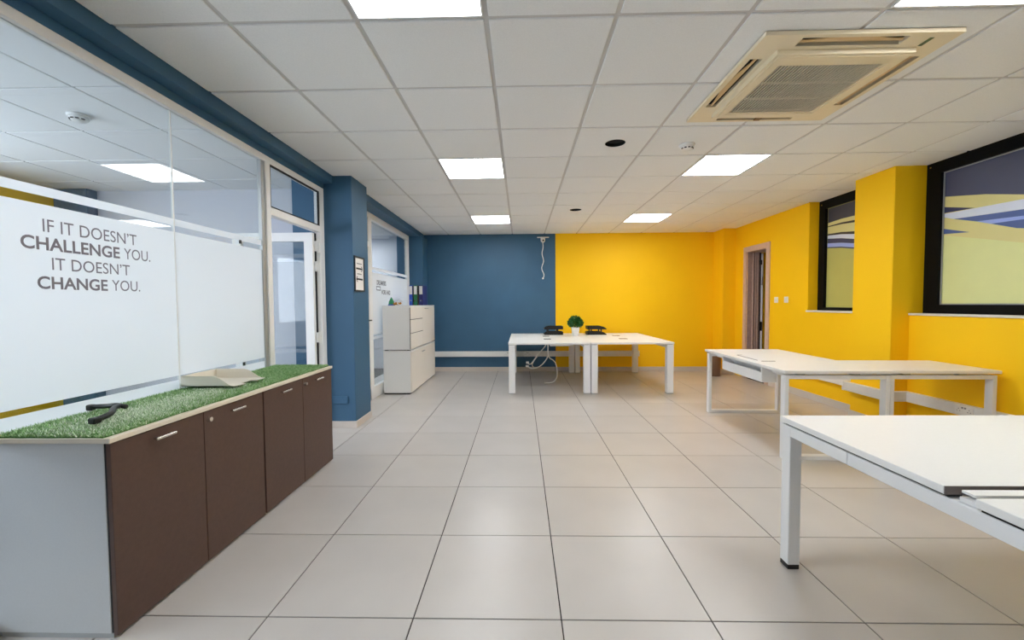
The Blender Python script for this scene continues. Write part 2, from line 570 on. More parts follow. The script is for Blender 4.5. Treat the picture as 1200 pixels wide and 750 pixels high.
# ================================================================== glass partitions
def glazing(root, y0, y1, z0, z1, x=-2.03, n='glass_pane'):
    return obj(n, G().box(x - 0.004, x + 0.004, y0, y1, z0, z1), GLASS, root)
def frost(parent, y0, y1, z0, z1, x=-2.0252, m=None):
    return obj('frosted_film', G().box(x, x + 0.0008, y0, y1, z0, z1), m or FROST, parent)

def words(text, y0, y1, z, cap, x, parent, bold=0.0, m=VINYL, thick=0.0004, name='lettering', mtx=None):
    y0, y1, z, cap = y0 * 1.012, y1 * 1.012, 1.2705 + (z - 1.2705) * 1.012, cap * 1.012
    cu = bpy.data.curves.new('tmp_text', 'FONT')
    cu.body = text
    cu.size = 1.0
    cu.offset = bold
    cu.resolution_u = 4
    t = bpy.data.objects.new('tmp_text', cu)
    COL.objects.link(t)
    dg = bpy.context.evaluated_depsgraph_get()
    me = bpy.data.meshes.new_from_object(t.evaluated_get(dg))
    bpy.data.objects.remove(t, do_unlink=True)
    bpy.data.curves.remove(cu)
    xs = [v.co.x for v in me.vertices]
    ys = [v.co.y for v in me.vertices if v.co.y > -0.02]
    a, b = min(xs), max(xs)
    h = max(ys)
    g = G()
    g.bm.from_mesh(me)
    bpy.data.meshes.remove(me)
    for v in g.bm.verts:
        u = y0 + (v.co.x - a) / (b - a) * (y1 - y0)
        w = z + v.co.y / h * cap
        v.co = mtx(u, w) if mtx else Vector((x, u, w))
    return obj(name, g, m, parent)

w1 = thing('window_1', 'frameless office glass partition with frosted film and motivational lettering behind the turf-topped cabinets', 'window', (-2.03, 2.0, 0), kind=STR)
obj('frame_head', G().box(-2.055, -2.0, YF, 3.28, 2.405, 2.455, 0.002), ALU, w1)
obj('frame_sill', G().box(-2.055, -2.02, YF, 3.225, 0.0, 0.06, 0.002), ALU, w1)
obj('frame_post', G().box(-2.06, -2.0, 3.225, 3.285, 0.0, 2.42, 0.003), ALU, w1)
obj('frame_bead', G().box(-2.045, -2.012, 3.185, 3.225, 0.06, 2.405, 0.003), ALUGREY, w1)
p1 = glazing(w1, -0.4, 2.372, 0.06, 2.405)
p2 = glazing(w1, 2.380, 3.187, 0.06, 2.405)
p0 = glazing(w1, YF, -0.408, 0.06, 2.405)
obj('glass_joint', G().box(-2.0345, -2.0225, 2.3725, 2.3795, 0.06, 2.405), WHITEPL, w1)
for p, a, b in ((p1, 0.2, 2.371), (p2, 2.381, 3.186)):
    frost(p, a, b, 0.862, 1.706)
    frost(p, a, b, 1.742, 1.782)
    frost(p, a, b, 0.755, 0.837)
LX = -2.0240
words('IF IT DOESN\u2019T', 1.690, 2.111, 1.588, 0.054, LX, p1, 0.0)
words('CHALLENGE', 1.610, 2.018, 1.512, 0.054, LX, p1, 0.022)
words('YOU.', 2.040, 2.186, 1.512, 0.054, LX, p1, 0.0)
words('IT DOESN\u2019T', 1.718, 2.067, 1.430, 0.052, LX, p1, 0.0)
words('CHANGE', 1.661, 1.951, 1.349, 0.052, LX, p1, 0.022)
words('YOU.', 1.972, 2.120, 1.350, 0.052, LX, p1, 0.0)
for z in (0.848, 0.795):
    obj('glass_clip', G().box(-2.026, -2.016, 2.93, 2.945, z - 0.012, z + 0.012), BLACKPLASTIC, w1)
obj('glass_clip', G().box(-2.026, -2.016, 2.93, 2.945, 1.72, 1.745), BLACKPLASTIC, w1)

d1 = thing('door_1', 'white framed glass door standing open into the meeting room', 'door', (-2.03, 3.7, 0), kind=STR)
obj('door_frame', G().box(-2.06, -2.0, 4.095, 4.178, 0, 2.42, 0.003).box(-2.06, -2.0, 3.286, 4.178, 2.405, 2.455, 0.003)
    .box(-2.06, -2.0, 3.286, 4.095, 2.0, 2.062, 0.003), ALU, d1)
tp = obj('transom_pane', G().box(-2.034, -2.026, 3.286, 4.095, 2.062, 2.405), GLASS, d1)
obj('transom_bead', G().plate('X', -2.022, -2.006, 3.287, 4.094, 2.062, 2.405, [(3.30, 4.08, 2.074, 2.393)]), DARKGAP, d1)
LY = 4.055
lf = obj('door_leaf', G().plate('Y', LY - 0.02, LY + 0.02, -2.86, -2.055, 0.012, 1.99, [(-2.775, -2.14, 0.15, 1.905)]), ALU, d1, label='open white framed glass leaf')
obj('leaf_pane', G().box(-2.775, -2.14, LY - 0.003, LY + 0.003, 0.15, 1.905), GLASS, lf)
for z0, z1 in ((0.862, 1.706), (1.742, 1.782), (0.80, 0.837)):
    obj('frosted_film', G().box(-2.775, -2.14, LY - 0.0045, LY - 0.0035, z0, z1), FROSTDOOR, lf)
for z in (1.86, 1.66, 0.95, 0.25):
    obj('hinge', G().box(-2.050, -2.026, 4.06, 4.094, z - 0.05, z + 0.05, 0.003).cone((-2.024, 4.085, z - 0.065), 0.011, 0.011, 0.13, 12), WHITEPL, d1)
obj('rebate', G().box(-2.058, -2.045, 4.084, 4.094, 0.01, 1.99), DARKGAP, d1)

w2 = thing('window_2', 'tall frosted glass partition panel behind the white cabinets', 'window', (-2.03, 6.4, 0), kind=STR)
obj('frame_head', G().box(-2.055, -2.0, 5.40, 7.36, 2.42, 2.50, 0.002), ALU, w2)
obj('frame_sill', G().box(-2.055, -2.0, 5.40, 7.36, 0.0, 0.16, 0.002), ALU, w2)
obj('frame_post', G().box(-2.06, -2.0, 5.40, 5.51, 0.0, 2.48, 0.003), ALU, w2)
obj('frame_post', G().box(-2.06, -2.0, 7.29, 7.358, 0.0, 2.48, 0.003), ALU, w2)
q1 = glazing(w2, 5.51, 7.29, 0.16, 2.42)
frost(q1, 5.511, 7.289, 0.862, 1.720)
frost(q1, 5.511, 7.289, 1.752, 1.795)
frost(q1, 5.511, 7.289, 0.80, 0.837)
VINYLDARK = mat('dark_vinyl_lettering', (74, 74, 80), 0.5)
words('DREAM BIG', 5.68, 6.07, 1.555, 0.065, LX, q1, 0.02, VINYLDARK)
words('WORK HARD', 5.86, 6.26, 1.425, 0.065, LX, q1, 0.02, VINYLDARK)
g = G().plate('X', LX - 0.0003, LX + 0.0003, 5.73, 5.90, 1.478, 1.538, [(5.745, 5.885, 1.490, 1.526)])
obj('lettering', g, VINYL, q1)
d2 = thing('door_2', 'white framed glass door half hidden behind the blue column', 'door', (-2.03, 5.0, 0), kind=STR)
obj('door_frame', G().box(-2.06, -2.0, 4.602, 4.66, 0, 2.48, 0.003).box(-2.06, -2.0, 4.602, 5.399, 2.42, 2.50, 0.003)
    .box(-2.06, -2.0, 4.66, 5.399, 2.04, 2.11, 0.003), ALU, d2)
obj('transom_pane', G().box(-2.034, -2.026, 4.66, 5.399, 2.11, 2.42), GLASS, d2)
lf2 = obj('door_leaf', G().plate('X', -2.05, -2.012, 4.67, 5.392, 0.012, 2.03, [(4.76, 5.30, 0.15, 1.94)]), ALU, d2)
obj('leaf_pane', G().box(-2.033, -2.027, 4.76, 5.30, 0.15, 1.94), GLASS, lf2)
obj('handle_plate', G().box(-2.012, -2.000, 5.335, 5.365, 0.96, 1.14, 0.003), BLACKPLASTIC, lf2)
obj('door_handle', G().cone((-2.0, 5.35, 1.07), 0.009, 0.009, 0.035, 12, 'X').box(-1.972, -1.956, 5.24, 5.36, 1.062, 1.078, 0.004), BLACKPLASTIC, lf2)

# ================================================================== windows in the yellow wall
def film_piece(parent, pts, rgb, x):
    obj('film_band', G().prism([(x, y, z) for y, z in pts], (0.0006, 0, 0)), film(rgb), parent)
OLIVE, GREEN, SLATE, LAV, MID, PERI, NAVY = (226, 219, 152), (228, 232, 166), (78, 84, 112), (226, 234, 252), (82, 104, 164), (160, 182, 246), (54, 60, 98)
W3X = 3.955
w3 = thing('window_3', 'large black framed window with green and blue film nearest the viewer', 'window', (W3X, 1.7, 0), kind=STR)
obj('window_frame', G().plate('X', 3.925, 3.99, WY0, 4.10, 1.155, CEIL + 0.03, [(WY0 + 0.1, 3.965, 1.240, 2.475)]), BLACKFRAME, w3)
obj('window_bead', G().plate('X', 3.95, 3.957, WY0 + 0.1, 3.965, 1.240, 2.475, [(WY0 + 0.11, 3.955, 1.250, 2.465)]), ALUGREY, w3)
obj('window_sill', G().box(3.785, 3.93, WY0, 4.099, 1.138, 1.158, 0.003), MARBLE, w3)
obj('corner_screw', G().cone((3.918, 4.06, 2.545), 0.007, 0.007, 0.007, 10, 'X'), CHROME, w3)
pn = obj('window_pane', G().box(3.962, 3.968, WY0 + 0.1, 3.965, 1.240, 2.475), film(GREEN), w3, label='glass covered in pale green film with blue sweeping bands')
def ext(y0, z0, s, y):      # continue an edge toward the viewer
    return (y, z0 + (y0 - y) * s)
Y9 = WY0 + 0.105
fx = 3.9612
film_piece(pn, [(3.96, 2.247), (3.62, 2.181), (3.326, 2.101), (2.6, 1.90), (1.6, 1.72), (Y9, 1.5), (Y9, 2.47), (3.96, 2.47)], SLATE, fx)
film_piece(pn, [(3.96, 2.247), (3.62, 2.181), (3.326, 2.101), (2.6, 1.90), (1.6, 1.72), (Y9, 1.5), (Y9, 1.36), (2.2, 1.50), (3.313, 1.721), (3.65, 1.81), (3.96, 1.89)], OLIVE, fx - 0.0002)
film_piece(pn, [(3.96, 2.151), (3.70, 2.084), (3.96, 2.094)], NAVY, fx - 0.0005)
film_piece(pn, [(3.96, 2.088), (3.325, 2.072), (2.6, 2.02), (1.2, 1.86), (Y9, 1.6), (Y9, 1.55), (1.2, 1.76), (2.6, 1.92), (3.322, 1.991), (3.873, 2.023), (3.96, 2.055)], LAV, fx - 0.0008)
film_piece(pn, [(3.873, 2.023), (3.322, 1.991), (2.6, 1.92), (1.2, 1.76), (1.2, 1.72), (2.6, 1.87), (3.321, 1.94), (3.686, 1.964)], MID, fx - 0.0008)
film_piece(pn, [(3.686, 1.964), (3.321, 1.94), (2.6, 1.87), (2.6, 1.84), (3.32, 1.913), (3.574, 1.922)], PERI, fx - 0.0008)
film_piece(pn, [(3.574, 1.922), (3.32, 1.913), (2.6, 1.84), (2.6, 1.76), (3.317, 1.838), (3.387, 1.851)], MID, fx - 0.0008)
film_piece(pn, [(3.96, 1.950), (3.735, 1.88), (3.96, 1.900)], MID, fx - 0.0008)
w4 = thing('window_4', 'narrow black framed window with striped film between pillar and doorway', 'window', (W3X, 5.0, 0), kind=STR)
obj('window_frame', G().plate('X', 3.925, 3.99, 4.54, 5.53, 1.165, CEIL + 0.03, [(4.62, 5.425, 1.205, 2.475)]), BLACKFRAME, w4)
obj('window_sill', G().box(3.785, 3.93, 4.576, 5.55, 1.143, 1.165, 0.003), MARBLE, w4)
obj('corner_screw', G().cone((3.918, 5.48, 2.53), 0.008, 0.008, 0.007, 10, 'X'), CHROME, w4)
pm = obj('window_pane', G().box(3.962, 3.968, 4.62, 5.425, 1.205, 2.475), film((190, 188, 108)), w4, label='glass covered in olive film with dark and blue bands')
A, B = 5.42, 4.63
SL = lambda za, zb: [(A, za), (A - 0.225, (za + zb) / 2 + 0.008), (4.97, zb), (B, zb - (za - zb) * 0.6)]
def band(a0, a1, b0, b1, rgb, dx):
    film_piece(pm, SL(a0, a1) + SL(b0, b1)[::-1], rgb, fx - dx)
film_piece(pm, SL(2.287, 2.295) + [(B, 2.47), (A, 2.47)], (58, 60, 78), fx)
band(2.287, 2.295, 2.247, 2.242, OLIVE, 0.0002)
band(2.247, 2.242, 2.235, 2.214, (34, 34, 34), 0.0004)
band(2.235, 2.214, 2.147, 2.107, OLIVE, 0.0002)
band(2.147, 2.107, 2.128, 2.074, (34, 34, 40), 0.0004)
band(2.128, 2.074, 2.088, 2.015, LAV, 0.0002)
band(2.088, 2.015, 2.030, 1.964, NAVY, 0.0004)
band(2.030, 1.964, 1.981, 1.916, PERI, 0.0002)
band(1.981, 1.916, 1.966, 1.899, NAVY, 0.0004)

# ---- wooden door in the yellow wall
d3 = thing('door_3', 'grey-brown wooden doorway in the yellow wall with its door open inward', 'door', (XR, 6.73, 0), kind=STR)
obj('architrave', G().plate('X', XR - 0.018, XR + 0.0, 6.36, 7.09, 0, 2.20, [(6.45, 7.005, -0.1, 2.115)]), WOODLIGHT, d3)
obj('jamb', G().box(XR, XR + 0.10, 6.985, 6.9995, 0, 2.105), WOOD, d3)
obj('jamb', G().box(XR, XR + 0.30, 6.4555, 6.47, 0, 2.105), WOOD, d3)
obj('head_jamb', G().box(XR, XR + 0.30, 6.4555, 6.9995, 2.105, 2.1195), WOOD, d3)
xx = XR + 0.08
for k, (w, dy, m) in enumerate(((0.012, 0.030, WOODLIGHT), (0.028, 0.018, WOODDARK), (0.010, 0.028, WOODLIGHT), (0.030, 0.016, WOOD), (0.010, 0.028, WOODLIGHT), (0.028, 0.016, WOODDARK))):
    obj('jamb_strip', G().box(xx, xx + w, 6.9995 - dy, 6.9995, 0, 2.105, 0.002), m, d3)
    xx += w
obj('rebate', G().box(xx, xx + 0.022, 6.985, 6.9995, 0, 2.105), BLACKEDGE, d3)
dl = obj('door_leaf', G().box(XR + 0.31, XR + 1.0, 6.90, 6.94, 0.01, 2.09, 0.002), WOODDARK, d3, label='brown door leaf swung open')
obj('edge_strip', G().box(xx + 0.022, xx + 0.040, 6.955, 6.9995, 0.0, 2.09), WHITEMETAL, d3)
obj('lock_plate', G().box(xx - 0.010, xx + 0.030, 6.945, 6.968, 0.80, 0.95, 0.003), BLACKPLASTIC, d3)
obj('hinge', G().cone((xx + 0.02, 6.95, 1.56), 0.012, 0.012, 0.14, 10), CHROME, d3)
obj('closer', G().box(xx - 0.012, xx + 0.016, 6.945, 6.985, 1.90, 1.98, 0.003), BLACKPLASTIC, d3)
obj('wall_corridor', G().box(XR + 1.4, XR + 1.5, 5.2, 8.3, -0.13, CEIL + 0.1).box(XR + 0.3, XR + 1.4, 5.2, 5.3, -0.13, CEIL + 0.1).box(XR + 0.3, XR + 1.4, 8.2, 8.3, -0.13, CEIL + 0.1).box(XR + 0.3, XR + 1.4, 5.3, 8.2, CEIL, CEIL + 0.1), mat('corridor_paint', (120, 105, 95), 0.7), kind=STR,
    label='dim corridor wall beyond the wooden doorway', cat='wall')

# ================================================================== ceiling fixtures
def light_at(i, j, label, proto=[None]):
    x, y = CX0 + (i + 0.5) * TS, CY0 + (j + 0.5) * TS
    if proto[0] is None:
        r = thing('ceiling_light', label, 'light', (x, y, CEIL), 'square ceiling light panels')
        h = 0.288
        obj('light_frame', G().plate('Z', CEIL - 0.001, CEIL + 0.02, x - h, x + h, y - h, y + h, [(x - h + 0.008, x + h - 0.008, y - h + 0.008, y + h - 0.008)]), WHITEMETAL, r)
        obj('diffuser', G().box(x - h + 0.008, x + h - 0.008, y - h + 0.008, y + h - 0.008, CEIL + 0.003, CEIL + 0.012), PANEL, r)
        proto[0] = r
        return r
    return dup(proto[0], (x, y, CEIL), label)
light_at(-1, -1, 'glowing ceiling panel cut by the top edge, nearest the glass partition')
light_at(3, -1, 'glowing ceiling panel cut by the top edge, just before the air conditioner')
light_at(-1, 3, 'glowing ceiling panel in the middle of the left row, left of the first round hole')
light_at(3, 3, 'glowing ceiling panel just beyond the smoke detector, past the air conditioner')
light_at(-1, 7, 'farthest glowing ceiling panel above the blue wall')
light_at(3, 7, 'farthest glowing ceiling panel above the yellow wall')
light_at(-1, -5, 'glowing ceiling panel behind the viewer on the glass side')
light_at(3, -5, 'glowing ceiling panel behind the viewer on the window side')
def added_light(x, y, label):  # unseen panels added to light the rooms behind the glass
    r = thing('ceiling_light', label, 'light', (x, y, CEIL), 'square ceiling light panels')
    h = 0.288
    obj('light_frame', G().plate('Z', CEIL - 0.012, CEIL - 0.0005, x - h, x + h, y - h, y + h, [(x - h + 0.01, x + h - 0.01, y - h + 0.01, y + h - 0.01)]), WHITEMETAL, r)
    obj('diffuser', G().box(x - h + 0.01, x + h - 0.01, y - h + 0.01, y + h - 0.01, CEIL - 0.008, CEIL - 0.0005), PANEL, r)
added_light(-3.57, 1.05, 'added meeting room ceiling panel nearest the glass partition, outside the view')
added_light(-4.77, 1.05, 'added meeting room ceiling panel nearest the outer yellow wall, outside the view')
added_light(-3.9, 6.3, 'added unseen ceiling panel in the middle of the far office behind the second partition')
added_light(-3.1, 7.4, 'ceiling panel added to brighten the far office, hidden behind the blue column')
added_light(-4.3, 5.2, 'unseen ceiling panel added to brighten the far office, nearest the meeting room wall')

def smoke(x, y, label):
    r = thing('smoke_detector', label, 'smoke detector', (x, y, CEIL), 'smoke detectors')
    obj('base_ring', G().lathe([(0.062, 0), (0.062, -0.012), (0.055, -0.016)], (x, y, CEIL)), WHITEPL, r, True)
    obj('sensor_dome', G().lathe([(0.052, -0.014), (0.050, -0.030), (0.036, -0.044), (0.0, -0.047)][:3], (x, y, CEIL)), WHITEPL, r, True)
    for k in range(5):
        a = -pi / 2 + (k - 2) * 0.62
        rot = Matrix.Rotation(a, 3, 'Z')
        c = Vector((0.046, 0, 0)); c.rotate(rot)
        obj('vent_slot', G().box(x + c.x - 0.004, x + c.x + 0.004, y + c.y - 0.009, y + c.y + 0.009, CEIL - 0.037, CEIL - 0.030, rot=rot), BLACKPLASTIC, r)
smoke(1.385, 3.49, 'white round smoke detector between the air conditioner and a ceiling light')
smoke(-3.02, 2.80, 'white round smoke detector on the meeting room ceiling behind the glass')

# air conditioner
AX0, AX1, AY0, AY1 = 1.19, 2.135, 2.06, 3.01
IX0, IX1, IY0, IY1 = 1.315, 2.01, 2.175, 2.895
ac = thing('air_conditioner', 'square cream four-way ceiling air conditioner with a slatted grille', 'air conditioner', ((AX0 + AX1) / 2, (AY0 + AY1) / 2, CEIL))
slots = [(1.385, 1.90, 2.085, 2.150), (1.385, 1.90, 2.920, 2.985), (1.222, 1.287, 2.255, 2.785), (2.038, 2.103, 2.255, 2.785)]
hole_in = [(IX0 + 0.02, IX1 - 0.02, IY0 + 0.02, IY1 - 0.02)]
obj('outer_panel', G().plate('Z', CEIL - 0.024, CEIL - 0.004, AX0, AX1, AY0, AY1, slots + hole_in), ACPLASTIC, ac)
obj('backing', G().box(AX0 + 0.01, AX1 - 0.01, AY0 + 0.01, AY1 - 0.01, CEIL - 0.004, CEIL - 0.0005), BLACK, ac)  # black plate standing in for the shade inside the slots
gx0, gx1, gy0, gy1 = 1.385, 1.930, 2.275, 2.815
obj('intake_frame', G().plate('Z', CEIL - 0.050, CEIL - 0.024, IX0, IX1, IY0, IY1, [(gx0, gx1, gy0, gy1)])
    .plate('Z', CEIL - 0.054, CEIL - 0.050, IX0 + 0.018, IX1 - 0.018, IY0 + 0.018, IY1 - 0.018, [(gx0 - 0.015, gx1 + 0.015, gy0 - 0.015, gy1 + 0.015)]), ACPLASTIC, ac)
obj('filter', G().box(gx0, gx1, gy0, gy1, CEIL - 0.030, CEIL - 0.026), mat('dark_filter', (26, 22, 21), 0.9), ac)
g = G()
n = 31
for k in range(n):
    x = gx0 + (k + 0.5) * (gx1 - gx0) / n
    g.box(x - 0.0026, x + 0.0026, gy0, gy1, CEIL - 0.050, CEIL - 0.042)
obj('grille_slats', g, SLAT, ac, kind='stuff')
for y in (2.455, 2.635):
    obj('grille_rib', G().box(gx0, gx1, y - 0.003, y + 0.003, CEIL - 0.051, CEIL - 0.040), SLAT, ac)
for (a, b, c, d) in slots:
    g = G()
    def wave(t):        # flap outline: lower edge straight, upper edge bulging in the middle
        return 0.006 + 0.020 * max(0.0, min(1.0, (0.5 - abs(t - 0.5)) * 4 - 0.35))
    T = [k / 16 for k in range(17)]
    lo, hi = -0.014, 0.004
    if b - a > d - c:
        m = (c + d) / 2
        top = [(a + .006 + t * (b - a - .012), m + hi - wave(t), CEIL - 0.014) for t in T]
        g.prism(top + [(b - .006, m + hi + 0.004, CEIL - 0.020), (a + .006, m + hi + 0.004, CEIL - 0.020)], (0, 0, 0.003))
    else:
        m = (a + b) / 2
        top = [(m + hi - wave(t), c + .006 + t * (d - c - .012), CEIL - 0.014) for t in T]
        g.prism(top + [(m + hi + 0.004, d - .006, CEIL - 0.020), (m + hi + 0.004, c + .006, CEIL - 0.020)], (0, 0, 0.003))
    obj('louvre_flap', g, TAN, ac)
obj('display_strip', G().box(2.006, 2.026, 2.10, 2.165, CEIL - 0.0255, CEIL - 0.0235), GREENLCD, ac)
obj('latch_tab', G().box(1.645, 1.685, 2.915, 2.985, CEIL - 0.030, CEIL - 0.022), mat('brown_tab', (150, 112, 66), 0.5), ac)

# ================================================================== brown cabinets with turf
def brown_cabinet(y0, y1, labels):
    x0, xf, zt = (-2.018 if y0 < 2 else -1.998), -1.552, 0.758
    r = thing('storage_cabinet', labels, 'cabinet', ((x0 + xf) / 2, (y0 + y1) / 2, 0), 'low brown cabinets along the glass')
    obj('body', G().box(x0, xf - 0.020, y0, y1, 0.02, zt, 0.002), GREYLAM, r, label='grey laminate carcass')
    obj('plinth', G().box(x0 + 0.01, xf - 0.015, y0 + 0.004, y1 - 0.004, 0, 0.02), ALUGREY, r)
    obj('gap_shade', G().box(xf - 0.0198, xf - 0.014, y0 + 0.002, y1 - 0.002, 0.022, zt - 0.002), BLACKEDGE, r)  # black sheet painting shade into the gap behind the doors
    ym = (y0 + y1) / 2
    for s, (a, b) in enumerate(((y0 + 0.002, ym - 0.002), (ym + 0.002, y1 - 0.002))):
        d = obj('door', G().box(xf - 0.014, xf + 0.004, a, b, 0.012, zt - 0.004, 0.0015), BROWN, r)
        hy = (a + b) / 2 - 0.005
        z = 0.715
        obj('handle', G().box(xf + 0.022, xf + 0.030, hy - 0.05, hy + 0.05, z - 0.006, z + 0.006, 0.002)
            .box(xf + 0.004, xf + 0.024, hy - 0.040, hy - 0.030, z - 0.004, z + 0.004).box(xf + 0.004, xf + 0.024, hy + 0.030, hy + 0.040, z - 0.004, z + 0.004), CHROME, d)
        if s == 1:
            obj('lock', G().cone((xf + 0.004, a + 0.028, 0.712), 0.013, 0.011, 0.016, 16, 'X'), CHROME, d)
    obj('cabinet_top', G().box(x0, xf + 0.012, y0 - 0.008, y1 + (0.005 if y1 > 3 else -0.001), zt, zt + 0.020, 0.002), CREAMEDGE, r, label='cream edged top board')
brown_cabinet(1.490, 2.405, 'low dark brown two-door cabinet nearest the viewer, grey end panel showing')
brown_cabinet(2.414, 3.295, 'low dark brown two-door cabinet beside the blue column, far half of the row')

turf = thing('turf_mat', 'strip of green artificial turf laid over the brown cabinets', 'artificial turf', (-1.77, 2.4, 0.778))
tx0, tx1, ty0, ty1, tz = -1.997, -1.562, 1.487, 3.285, 0.778
rnd = random.Random(3)
pts = [(tx1 - 0.004 + rnd.uniform(-.004, .004), ty0 + k * (ty1 - ty0) / 30, tz) for k in range(31)] + \
      [(tx1 - k * (tx1 - tx0) / 10, ty1 + rnd.uniform(-.004, .002), tz) for k in range(1, 11)] + [(tx0, ty0, tz)] + \
      [(tx0 + k * (tx1 - tx0) / 12, ty0 + rnd.uniform(-.004, .004), tz) for k in range(1, 12)]
obj('backing', G().prism(pts, (0, 0, 0.006)), GRASSBASE, turf)
def blades(n, pale):
    V, F = [], []
    k = 0
    while len(V) < n * 3:
        x, y = rnd.uniform(tx0, tx1 + 0.002), rnd.uniform(ty0 - .002, ty1 + 0.002)
        if pale:
            w = math.exp(-((y - 1.72) / 0.22) ** 2 - ((x + 1.74) / 0.13) ** 2) + 0.8 * math.exp(-((y - 2.15) / 0.3) ** 2 - ((x + 1.76) / 0.10) ** 2)
            if rnd.random() > w:
                continue
        h = rnd.uniform(0.008, 0.016)
        a = rnd.uniform(0, 2 * pi)
        l = rnd.uniform(0.003, 0.014)
        w = rnd.uniform(0.0020, 0.0034) if pale else rnd.uniform(0.0012, 0.0022)
        z0 = tz + 0.005
        b = a + rnd.uniform(-.6, .6)
        V += [(x - w * sin(a) - .0, y + w * cos(a), z0), (x + w * sin(a), y - w * cos(a), z0), (x + l * cos(b), y + l * sin(b), z0 + h * (1.05 if pale else 1))]
        F.append((k, k + 1, k + 2))
        k += 3
    me = bpy.data.meshes.new('turf_blades')
    me.from_pydata(V, [], F)
    g = G()
    g.bm.from_mesh(me)
    bpy.data.meshes.remove(me)
    return g
obj('turf_blades', blades(42000, False), GRASS, turf, kind='stuff')
obj('pale_turf_blades', blades(7500, True), PALEGRASS, turf, kind='stuff', label='pale worn turf fibres')

# beige letter tray on the turf
TZ = 0.803
tr = thing('letter_tray', 'beige plastic letter tray lying on the turf strip', 'letter tray', (-1.86, 2.48, TZ))
def side_profile(x, y, n=10):
    pr = [(-1.995 + 0.02, 0.0), (-1.995 + 0.02, 0.062), (-1.80, 0.062)]
    for k in range(1, n + 1):
        t = k / n
        pr.append((-1.80 + 0.115 * t, 0.006 + 0.056 * (cos(t * pi / 2)) ** 1.3))
    pr.append((-1.665, 0.0))
    return pr
prof = side_profile(0, 0)
for y in (2.33, 2.602):
    obj('side_wall', G().prism([(x, y, TZ + z) for x, z in prof], (0, 0.004, 0)), BEIGEPLASTIC, tr)
obj('tray_floor', G().prism([(-1.975, 2.33, TZ), (-1.665, 2.33, TZ), (-1.655, 2.38, TZ), (-1.655, 2.415, TZ), (-1.69, 2.42, TZ), (-1.695, 2.51, TZ), (-1.655, 2.52, TZ), (-1.66, 2.606, TZ), (-1.975, 2.606, TZ)], (0, 0, 0.004)), BEIGEPLASTIC, tr)
obj('rear_wall', G().box(-1.979, -1.975, 2.33, 2.606, TZ, TZ + 0.062), BEIGEPLASTIC, tr)

# black bracket
br_ = thing('monitor_bracket', 'black three-armed plastic foot lying on the turf', 'bracket', (-1.80, 1.74, TZ))
obj('arm', G().tube([(-1.965, 1.815, TZ + 0.012), (-1.90, 1.82, TZ + 0.014), (-1.835, 1.805, TZ + 0.022), (-1.785, 1.80, TZ + 0.016)], 0.0105, 8, 4), BLACKPLASTIC, br_, True)
obj('arm', G().tube([(-1.815, 1.80, TZ + 0.020), (-1.785, 1.745, TZ + 0.024), (-1.735, 1.68, TZ + 0.016), (-1.725, 1.615, TZ + 0.010)], 0.0115, 8, 4), BLACKPLASTIC, br_, True)
obj('foot_tip', G().box(-1.978, -1.95, 1.802, 1.828, TZ - 0.004, TZ + 0.022, 0.004), BLACKPLASTIC, br_)
obj('foot_tip', G().box(-1.742, -1.712, 1.592, 1.625, TZ - 0.004, TZ + 0.020, 0.004), BLACKPLASTIC, br_)

# ================================================================== column sign
sg = thing('arrow_sign', 'black framed white sign with two arrows on the blue column', 'sign', (-1.715, 4.325, 1.6))
sy0, sy1, sz0, sz1 = 4.20, 4.465, 1.415, 1.782
obj('sign_frame', G().plate('X', -1.7148, -1.703, sy0, sy1, sz0, sz1, [(sy0 + .018, sy1 - .018, sz0 + .016, sz1 - .016)]), BLACKPLASTIC, sg)
obj('paper', G().box(-1.7148, -1.711, sy0 + .017, sy1 - .017, sz0 + .015, sz1 - .015), PAPER, sg)
def arrow(z, d):
    ym = 4.335
    x = -1.7106
    L, w, hw, hl = 0.085, 0.009, 0.032, 0.045
    pts = [(ym - d * L, z - w), (ym + d * (L - hl * .35), z - w), (ym + d * (L - hl), z - hw), (ym + d * (L - hl * .35), z - hw * .75), (ym + d * L, z), (ym + d * (L - hl * .35), z + hw * .75), (ym + d * (L - hl), z + hw), (ym + d * (L - hl * .35), z + w), (ym - d * L, z + w)]
    obj('arrow', G().prism([(x, a, b) for a, b in pts], (0.0008, 0, 0)), INK, sg)
arrow(1.655, 1)
arrow(1.545, -1)
for z, w in ((1.708, 0.07), (1.600, 0.06)):
    obj('text_line', G().box(-1.7108, -1.7102, 4.335 - w, 4.335 + w, z - 0.006, z + 0.006), GREYINK, sg)

# ================================================================== white cabinets
WX0, WXF, WYa, WYb = -1.955, -1.552, 5.755, 7.335
wc1 = thing('white_cabinet', 'white cabinet with double doors on the floor, bottom of the stacked pair', 'cabinet', (-1.75, 6.545, 0))
obj('body', G().box(WX0, WXF - 0.02, WYa, WYb, 0.02, 0.598, 0.002), WHITELAM, wc1)
obj('plinth', G().box(WX0 + .005, WXF - 0.03, WYa + .005, WYb - .005, 0, 0.02), DARKGAP, wc1)
obj('cabinet_top', G().box(WX0, WXF, WYa - 0.003, WYb, 0.598, 0.620, 0.002), WHITELAM, wc1)
for a, b in ((WYa + .003, 6.55), (6.554, WYb - .003)):
    d = obj('door', G().box(WXF - 0.0195, WXF - 0.001, a, b, 0.025, 0.594, 0.002), CREAMLAM, wc1)
    if a < 6:
        obj('handle', G().box(WXF + 0.018, WXF + 0.026, 6.33, 6.49, 0.545, 0.557, 0.002).box(WXF - .001, WXF + 0.02, 6.35, 6.36, 0.548, 0.554).box(WXF - .001, WXF + 0.02, 6.46, 6.47, 0.548, 0.554), ALUGREY, d)
wc2 = thing('white_cabinet', 'white cabinet with three drawers and a door, stacked on the floor cabinet', 'cabinet', (-1.75, 6.545, 0.634))
